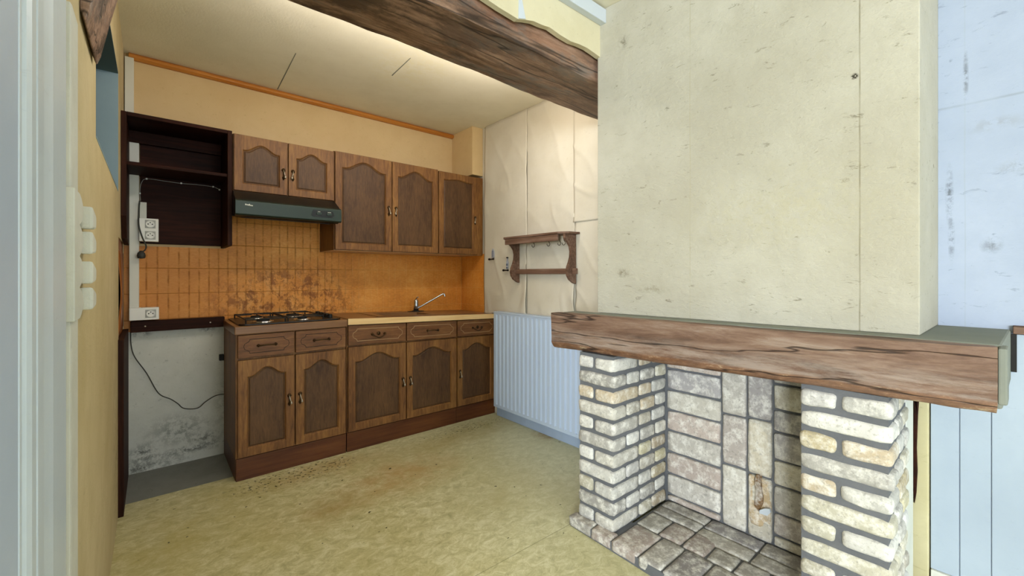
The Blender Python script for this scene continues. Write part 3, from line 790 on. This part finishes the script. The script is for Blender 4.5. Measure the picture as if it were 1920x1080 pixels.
for kx in (.765, .825):
    b = new(); prism(b, [(kx, 1.490), (kx + .028, 1.490), (kx + .030, 1.505), (kx - .002, 1.505)], 'y', 2.731, 2.7355); build('switch', b, 'hood', fp, .001)
def text_obj(txt, size, loc, rot, mat, parent, name='lettering', ext=.0004):
    cu = bpy.data.curves.new(name, 'FONT'); cu.body = txt; cu.size = size; cu.extrude = ext; cu.resolution_u = 3
    o = bpy.data.objects.new(name, cu); C.objects.link(o)
    dg = bpy.context.evaluated_depsgraph_get(); me = bpy.data.meshes.new_from_object(o.evaluated_get(dg))
    bpy.data.objects.remove(o); bpy.data.curves.remove(cu)
    me.materials.clear(); me.materials.append(M[mat])
    me.transform(Matrix.Translation(Vector(loc) - Vector(parent['_org'])) @ Matrix.Rotation(rot[2], 4, 'Z') @ Matrix.Rotation(rot[0], 4, 'X'))
    o = bpy.data.objects.new(name, me); C.objects.link(o); o.parent = parent; o['_org'] = parent['_org']
    return o
b = new()
xs = .392
for k, (wd, up) in enumerate(((.006, .008), (.004, .006), (.005, .006), (.004, .009), (.005, .006), (.006, .005))):
    box(b, xs, xs + wd, 2.7368, 2.7382, 1.509 - .0005*k, 1.509 + up - .002 * (k > 3)); xs += wd + .0014
build('logo', b, 'pvc', fp)
b = new(); box(b, .772, .786, 2.7345, 2.736, 1.5085, 1.5105); build('marking', b, 'pvc', fp)
b = new(); box(b, .830, .850, 2.7345, 2.736, 1.5085, 1.511); build('marking', b, 'pvc', fp)

# --- tiles
bm = new(); prism(bm, [(-.12, .80), (2.128, .80), (2.128, 1.286), (.914, 1.286), (.914, 1.50), (.35, 1.50), (.35, 1.286), (-.12, 1.286)], 'y', 3.1935, 3.2005)
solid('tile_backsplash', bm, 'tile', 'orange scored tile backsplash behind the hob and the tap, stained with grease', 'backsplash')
bm = new(); box(bm, 2.1285, 2.1405, 2.85, 3.193, .775, 1.300)
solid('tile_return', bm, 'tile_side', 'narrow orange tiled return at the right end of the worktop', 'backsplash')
# --- black batten of the missing worktop
bm = new(); box(bm, -.092, .343, 3.150, 3.193, .800, .862)
bt = solid('wall_batten', bm, 'dark', 'black wooden batten fixed to the wall above the empty appliance space', 'batten', .003)
for sx in (-.03, .27):
    b = new(); lathe(b, [(.001, 0), (.004, 0), (.004, -.002), (.001, -.003)], (sx, 3.150, .832), 'y', 10); build('screw', b, 'nickel', bt)
bm = new(); box(bm, -.1245, -.1005, 2.655, 3.19, 0, .82)
solid('end_panel', bm, 'darkz', 'tall dark brown end panel standing on the floor at the left wall', 'panel', .002)
# curled thin sheet on the left wall, above the end panel
g = new(); n = 24; ring = []
for i in range(n + 1):
    zz = .84 + .40 * i / n; cz = math.sin(PI * i / n)
    ring.append([g.verts.new((-.1235 + .010 * cz * cz, 2.708 + .0 * cz, zz)), g.verts.new((-.1235 + .006 * cz, 2.90, zz)), g.verts.new((-.1235, 3.17, zz))])
for a, b_ in zip(ring, ring[1:]):
    for k in range(2):
        g.faces.new((a[k], a[k+1], b_[k+1], b_[k])).smooth = True
o = solid('curled_tile_sheet', g, 'tile_brown', 'brown tile sheet peeling off the left wall beside the white trunking', 'wall sheet')
sm = o.modifiers.new('solid', 'SOLIDIFY'); sm.thickness = .002

# --- trunking, sockets, cables
bm = new(); box(bm, -.097, -.056, 3.158, 3.193, .868, 1.925)
solid('cable_trunking', bm, 'pvc', 'long white vertical cable trunking on the wall left of the orange tiles', 'trunking', .002)
bm = new(); box(bm, -.116, -.078, 3.165, 3.20, 1.946, 2.335)
solid('cable_trunking', bm, 'pvc', 'short cream trunking on the wall above the dark open shelf unit', 'trunking', .002)
def socket(name, label, x0, x1, z0, z1, cz, y=3.158):
    r = thing(name, label, 'socket', ((x0+x1)/2, 3.17, z0), 'white wall sockets')
    b = new(); box(b, x0, x1, y - .022, 3.19, z0, z1); build('housing', b, 'pvcw', r, .003)
    for c in cz:
        cx = x1 - .036
        b = new(); box(b, cx - .023, cx + .023, y - .0235, y - .0215, c - .023, c + .023); f = build('surround', b, 'recess', r, .001)
        b = new(); lathe(b, [(.017, 0), (.0195, -.002), (.0195, -.004), (.017, -.004), (.016, -.0005), (.001, -.0005)], (cx, y - .0235, c), 'y', 20); build('socket_ring', b, 'pvcw', f)
        b = new()
        for s_ in (-1, 1): lathe(b, [(.001, 0), (.0032, 0), (.0032, -.001), (.001, -.001)], (cx + s_*.009, y - .0242, c), 'y', 8)
        lathe(b, [(.001, 0), (.0026, 0), (.0026, -.004), (.001, -.004)], (cx, y - .0242, c + .009), 'y', 8)
        build('pin_hole', b, 'blackm', f)
socket('double_socket', 'white double socket stacked vertically in front of the dark shelf unit back', -.056, .028, 1.310, 1.440, (1.408, 1.345))
socket('single_socket', 'white single socket at the foot of the trunking, above the black batten', -.097, .030, .868, .938, (.903,))
bm = new(); box(bm, -.053, -.024, 3.160, 3.178, 1.44, 1.532)
solid('mounting_strip', bm, 'chalk', 'small beige mounting strip directly above the double socket', 'strip', .001)
# hanging black lead with a plug
r = thing('appliance_lead', 'dark flex with a grey plug hanging down over the double socket', 'cable', (-.045, 3.12, 1.23))
b = new(); tube(b, smooth_path([(-.053, 3.14, 1.535), (-.057, 3.118, 1.465), (-.056, 3.112, 1.395), (-.042, 3.112, 1.332), (-.026, 3.12, 1.285), (-.030, 3.125, 1.262), (-.042, 3.128, 1.25)]), .0036, 8); build('flex', b, 'cable', r, smooth=True)
b = new(); lathe(b, [(.001, .022), (.007, .021), (.016, .008), (.019, -.006), (.016, -.020), (.001, -.023)], (-.046, 3.128, 1.235), 'z', 16); build('plug', b, 'cable', r, smooth=True)
# thin wire clipped under the shelf
r = thing('thin_wire', 'thin wire held by white clips under the shelf of the dark unit', 'cable', (.14, 3.17, 1.65))
pts = [(-.05, 3.172, 1.54), (-.052, 3.172, 1.60), (-.045, 3.172, 1.645), (-.024, 3.172, 1.668), (.05, 3.172, 1.667), (.131, 3.172, 1.664), (.21, 3.172, 1.667), (.286, 3.172, 1.664), (.318, 3.172, 1.652)]
b = new(); tube(b, smooth_path(pts), .0014, 6); build('wire', b, 'recess', r, smooth=True)
for (cx, cz) in ((-.053, 1.582), (-.024, 1.668), (.131, 1.665), (.286, 1.665), (.318, 1.651)):
    b = new(); box(b, cx - .004, cx + .004, 3.167, 3.178, cz - .004, cz + .004); build('clip', b, 'pvcw', r, .001)
# wire in the empty appliance space
r = thing('loose_wire', 'loose dark wire sagging across the mouldy wall of the empty appliance space', 'cable', (.13, 3.19, .3))
pts = [(-.092, 3.19, .80), (-.090, 3.188, .73), (-.075, 3.186, .66), (-.024, 3.184, .56), (.028, 3.184, .437), (.083, 3.184, .392), (.115, 3.184, .36), (.145, 3.184, .325), (.209, 3.184, .313), (.25, 3.184, .345), (.30, 3.184, .372), (.343, 3.184, .374)]
b = new(); tube(b, smooth_path(pts), .0026, 8); build('wire', b, 'cable', r, smooth=True)
bm = new(); box(bm, .318, .342, 3.172, 3.199, .588, .625)
solid('junction_box', bm, 'blackm', 'small black box on the mouldy wall against the base cabinet side', 'box', .002)

# ============================================================ RADIATOR, RACK, HOOKS
r = thing('radiator', 'pale blue panel radiator with upright ribs below the wooden wall rack', 'radiator', (2.09, 2.0, .07))
ya, yb, z0, z1, xf = 1.32, 2.625, .085, .835, 2.052
b = new()
N = 29; pitch = (yb - ya) / N; pr = []
for k in range(N):
    y = ya + k * pitch
    pr += [(y, xf + .011), (y + pitch*.22, xf + .011), (y + pitch*.36, xf), (y + pitch*.86, xf), (y + pitch*.98, xf + .011)]
pr.append((yb, xf + .011))
lo = [b.verts.new((p[1], p[0], z0 + .02)) for p in pr]; hi = [b.verts.new((p[1], p[0], z1 - .02)) for p in pr]
for k in range(len(pr) - 1): b.faces.new((lo[k], lo[k+1], hi[k+1], hi[k]))
box(b, xf + .012, xf + .016, ya, yb, z0, z1 - .012); box(b, xf + .002, xf + .014, ya, yb, z0, z0 + .022); box(b, xf + .002, xf + .014, ya, yb, z1 - .024, z1 - .012)
build('ribbed_panel', b, 'radiator', r)
b = new(); box(b, xf, 2.118, ya - .004, yb + .004, z1 - .012, z1); build('top_grille', b, 'radiator', r, .003)
b = new(); box(b, xf + .004, 2.118, yb + .0002, yb + .005, z0, z1 - .0122); build('side_cover', b, 'radiator', r, .001)
b = new(); box(b, 2.098, 2.106, ya, yb, z0, z1 - .0125); build('rear_panel', b, 'radiator', r, .002)

r = thing('wall_rack', 'brown wooden wall rack with curved ends, top shelf and lower rail', 'wall rack', (2.06, 2.13, 1.07))
b = new(); prism(b, [(1.99, 2.43), (1.99, 1.88), (2.03, 1.815), (2.122, 1.80), (2.122, 2.47), (2.03, 2.47)], 'z', 1.388, 1.402)
prism(b, [(1.996, 2.42), (1.996, 1.885), (2.012, 1.885), (2.012, 2.42)], 'z', 1.345, 1.388); build('top_shelf', b, 'shelfwood', r, .003)
def bracket_prof():
    p = [(2.122, 1.388), (2.122, 1.062), (2.10, 1.068), (2.065, 1.088), (2.045, 1.115), (2.038, 1.145), (2.045, 1.175), (2.060, 1.205), (2.073, 1.24), (2.076, 1.275), (2.066, 1.31), (2.045, 1.335), (2.022, 1.35), (2.016, 1.362), (2.016, 1.388)]
    return p
for (ya_, yb_) in ((2.395, 2.415), (1.835, 1.855)):
    b = new(); prism(b, [(p[0], p[1]) for p in bracket_prof()], 'y', ya_, yb_); build('side_bracket', b, 'shelfwood', r, .002)
b = new(); box(b, 2.085, 2.103, 1.805, 2.435, 1.128, 1.165); build('lower_rail', b, 'shelfwood', r, .002)
for hy in (2.165, 2.015, 1.915, 1.875):
    b = new(); tube(b, smooth_path([(2.05, hy, 1.388), (2.05, hy, 1.365), (2.05, hy + .003, 1.352), (2.048, hy - .012, 1.332), (2.048, hy - .002, 1.318), (2.048, hy + .012, 1.322), (2.048, hy + .016, 1.334)], 5), .002, 6); build('hook', b, 'brass', r, smooth=True)

def wall_peg(label, y, z, style):
    r = thing('bottle_peg', label, 'wall peg', (2.12, y, z), 'small decal pegs left of the rack')
    b = new(); tube(b, [(2.122, y + .026, z), (2.100, y + .026, z), (2.098, y - .026, z)], .0052, 8)
    lathe(b, [(.001, -.030), (.0075, -.029), (.0075, -.022), (.001, -.021)], (2.098, y, z), 'y', 10)
    lathe(b, [(.001, .020), (.0085, .021), (.0085, .032), (.001, .033)], (2.098, y, z), 'y', 10); build('peg', b, 'black', r)
    if style == 0:
        prof = [(-.016, .012), (.016, .012), (.017, .05), (.012, .072), (.004, .085), (-.004, .088), (-.009, .08), (-.018, .06), (-.020, .03)]
        b = new(); prism(b, [(y + p[0], z + p[1]) for p in prof], 'x', 2.112, 2.1185); build('decal', b, 'label', r, .002)
        b = new()
        for q in (-.01, 0, .008): box(b, 2.1108, 2.112, y + q, y + q + .002, z + .02, z + .07)
        build('decal_lines', b, 'labeld', r)
    else:
        prof = [(-.011, .012), (.011, .012), (.011, .030), (.013, .045), (.012, .066), (.005, .082), (.005, .094), (-.005, .094), (-.005, .082), (-.012, .066), (-.013, .045), (-.011, .030)]
        b = new(); prism(b, [(y + p[0], z + p[1]) for p in prof], 'x', 2.112, 2.1185); build('bottle_body', b, 'label', r, .002)
        b = new(); box(b, 2.110, 2.119, y - .008, y + .008, z + .095, z + .104); build('bottle_cap', b, 'black', r)
        b = new(); box(b, 2.1105, 2.112, y - .010, y + .010, z + .036, z + .052); box(b, 2.1105, 2.112, y - .009, y + .009, z + .014, z + .026); build('bottle_label', b, 'labeld', r)
wall_peg('tiny black peg under a pale grey decal, nearest the wall cabinets', 2.716, 1.250, 0)
wall_peg('tiny black peg under a bottle shaped decal, beside the wooden rack', 2.533, 1.158, 1)

# ============================================================ WHITE WALL ORNAMENT
r = thing('wall_ornament', 'chalky white moulded ornament with a wavy edge and four cup shapes on the left wall', 'ornament', (-.115, 1.25, 1.04))
wave = []
for k in range(41):
    zz = 1.035 + .245 * k / 40
    wave.append((1.175 + .055 * abs(math.sin(PI * k / 10)) ** .7, zz))
b = new(); prism(b, [(1.10, 1.035)] + wave + [(1.10, 1.28)], 'x', -.1205, -.107); build('wavy_plate', b, 'chalk', r, .002)
b = new(); prism(b, [(1.19, 1.035)] + [(p[0] + .035, p[1]) for p in wave] + [(1.19, 1.28)], 'x', -.1205, -.112); build('wavy_border', b, 'chalk', r, .002)
for cz in (1.245, 1.19, 1.125, 1.068):
    b = new(); prism(b, [(1.30, cz - .024), (1.365, cz - .020), (1.375, cz - .012), (1.375, cz + .010), (1.36, cz + .016), (1.30, cz + .026)], 'x', -.1205, -.0985); build('cup', b, 'chalk', r, .005)

# ============================================================ FIREPLACE
def tint():
    c = random.choice(['#CCCAC4', '#C4C0B6', '#C2C0BA', '#C4BFAC', '#B3ADA0', '#CFCECA', '#B9AA92', '#BDBBB8', '#C0BAA6', '#A9A6A0', '#C8C6C0', '#BBAE90', '#C5BD9E'])
    k = random.uniform(.78, 1.06); r_ = lin(c)
    return (r_[0]*k, r_[1]*k, r_[2]*k, 1)
def tint2():
    c = random.choice(['#BBB6AE', '#B0A7A0', '#C4BFB4', '#AAA6A6', '#BDAFA6', '#C9C2B2', '#A9A4A2'])
    k = random.uniform(.85, 1.05); r_ = lin(c)
    return (r_[0]*k, r_[1]*k, r_[2]*k, 1)
fp_ = thing('brick_fireplace', 'open fireplace of whitewashed reclaimed bricks with brick hearth under the timber mantel', 'fireplace', (1.65, .72, 0))
PITCH = .0668
# left pillar
bm = new(); lay = bm.loops.layers.float_color.new('tint')
box(bm, 1.468, 1.88, 1.067, 1.246, .036, .776, 1)
j = .007
for c in range(11):
    z0 = .042 + c * PITCH; z1 = z0 + PITCH - .013
    e = random.uniform(-.003, .003)
    if c % 2 == 1:      # header row: long brick across the front
        cells = [(1.458, 1.56, 1.055, 1.256)] + [(1.56, 1.665, 1.055, 1.256), (1.665, 1.79, 1.055, 1.256), (1.79, 1.885, 1.055, 1.25)]
    else:
        cells = [(1.458, 1.575, 1.166, 1.256), (1.458, 1.655, 1.055, 1.166), (1.655, 1.76, 1.055, 1.256), (1.76, 1.885, 1.055, 1.25)]
    for (x0, x1, y0, y1) in cells:
        stone(bm, x0 + e, x1 - j, y0 + random.uniform(0, .004), y1 - j*.9, z0, z1, .013, c * 7 + x0 * 10, .0035, 6, tint(), lay)
pl = build('brick_pillar', bm, ['brick', 'mortar'], fp_)
# right pillar
bm = new(); lay = bm.loops.layers.float_color.new('tint')
box(bm, 1.572, 1.88, .213, .422, .036, .776, 1)
for c in range(11):
    z0 = .042 + c * PITCH; z1 = z0 + PITCH - .014
    if c % 2 == 1: cells = [(1.562, 1.66, .200, .432), (1.66, 1.76, .200, .432), (1.76, 1.885, .200, .432)]
    else: cells = [(1.562, 1.68, .328, .432), (1.562, 1.70, .200, .328), (1.70, 1.80, .200, .432), (1.80, 1.885, .200, .43)]
    for (x0, x1, y0, y1) in cells:
        stone(bm, x0 + random.uniform(-.003, .003), x1 - j, y0 + random.uniform(0, .004), y1 - j, z0, z1, .015, c * 5 + x1 * 9, .004, 6, tint(), lay)
build('brick_pillar', bm, ['brick', 'mortar'], fp_)
# fireback
bm = new(); lay = bm.loops.layers.float_color.new('tint')
box(bm, 1.886, 2.05, .24, 1.25, .03, .776, 1)
g = .005
def slab(y0, y1, z0, z1, s):
    stone(bm, 1.872 + random.uniform(-.002, .002), 1.93, y0 + g, y1 - g, z0 + g, z1 - g, .007, s, .003, 7, tint2(), lay)
zc = [.045, .078, .176, .279, .381, .478, .575, .675, .776]
for a, b_ in zip(zc, zc[1:]): slab(.800, 1.055, a, b_, a * 31)
for a, b_ in zip([.045, .308, .525, .776], [.308, .525, .776, 0]):
    if b_: slab(.696, .800, a, b_, a * 17)
for a, b_ in zip([.045, .304, .533], [.304, .533, .776]): slab(.600, .696, a, b_, a * 23)
zc = [.045, .09, .18, .29, .39, .50, .589, .69, .776]
for a, b_ in zip(zc, zc[1:]): slab(.415, .600, a, b_, a * 41)
build('fireback', bm, ['brick', 'mortar'], fp_)
# damaged patch with loose plaster on the fireback
bm = new(); lay = bm.loops.layers.float_color.new('tint')
stone(bm, 1.869, 1.886, .608, .688, .10, .30, .009, 3.3, .008, 12, lin('#BBA583'), lay)
stone(bm, 1.868, 1.886, .608, .688, .312, .52, .009, 5.3, .006, 12, lin('#CBC2AE'), lay)
stone(bm, 1.862, 1.884, .636, .662, .16, .31, .006, 9.3, .012, 12, lin('#7A5C3A'), lay)
build('broken_brick', bm, 'brick', fp_)
bm = new(); prism(bm, [(.640, .165), (.612, .168), (.600, .185), (.604, .198), (.622, .192), (.640, .178)], 'x', 1.850, 1.862); build('plaster_flake', bm, 'glass', fp_)
# hearth
bm = new(); lay = bm.loops.layers.float_color.new('tint')
prism(bm, [(1.424, 1.262), (1.410, .83), (1.406, .02), (1.90, .02), (1.90, 1.055), (1.60, 1.055), (1.60, 1.268)], 'z', .0, .038, 1)
def tile(x0, x1, y0, y1, z1=.047, s=0):
    t2 = tint2(); t2 = tuple(v * .68 for v in t2[:3]) + (1,)
    stone(bm, x0 + .004, x1 - .004, y0 + .004, y1 - .004, .004, z1, .006, s, .0025, 6, t2, lay)
yy = 1.272
for k, wdt in enumerate((.128, .105, .125, .10, .11, .115, .105, .12, .11, .105, .1)):
    if yy - wdt < .0: break
    tile(1.412 - .0015 * k, 1.475 if k < 2 else 1.598, yy - wdt, yy, .046, k * 1.7); yy -= wdt
yy = 1.045
for k, wdt in enumerate((.105, .10, .095, .10, .10, .10, .105, .1, .11, .1)):
    if k < 3: tile(1.600, 1.735, yy - wdt, yy, .046, k + 20)
    else: tile(1.600, 1.70, yy - wdt * 1.0, yy, .046, k + 30)
    yy -= wdt
yy = 1.05
for k, wdt in enumerate((.21, .215, .21, .21)):
    if k: tile(1.70, 1.79, yy - wdt, yy, .046, k + 40); tile(1.79, 1.885, yy - wdt, yy, .046, k + 50)
    else: tile(1.737, 1.81, yy - wdt, yy, .046, k + 40); tile(1.81, 1.885, yy - wdt, yy, .046, k + 50)
    yy -= wdt
build('hearth', bm, ['brick', 'mortar'], fp_)

# mantel
mt = thing('mantel_beam', 'long weathered brown timber mantel with cement backing resting on the two brick pillars', 'mantel', (1.7, .7, .776))
L0 = Vector((1.432, 1.392, 0)); L1 = Vector((1.568, .012, 0))
# profile (u toward room-back is negative of hn): hn for A->B
pf = []
Hh = .166; D = .075
for k in range(15): pf.append((0, Hh - (Hh - .030) * k / 14))
pf += [(.004, .024), (.009, .016), (.016, .008), (.024, .002), (.034, .0)]
for k in range(1, 5): pf.append((.034 + (D - .034) * k / 4, 0))
for k in range(1, 9): pf.append((D, Hh * k / 8))
for k in range(1, 6): pf.append((D - D * k / 6, Hh))
bm = new(); rough_bar(bm, (L1.x, L1.y, .776), (L0.x, L0.y, .776), [(-u, v) for u, v in pf], 90, .0045, 4.0, 3.0)
build('timber', bm, 'mantel', mt)
bm = new(); prism(bm, [(1.500, 1.384), (1.636, .004), (2.125, -.012), (2.119, 1.245), (1.606, 1.248), (1.60, 1.384)], 'z', .779, .9435); build('cement_block', bm, 'cement', mt, .006)
bm = new(); prism(bm, [(1.574, .012), (1.578, -.004), (1.66, -.006), (1.66, .010)], 'z', .802, .9405); build('cement_end', bm, 'cement', mt, .004)
for o in bpy.data.objects:
    if '_org' in o: del o['_org']
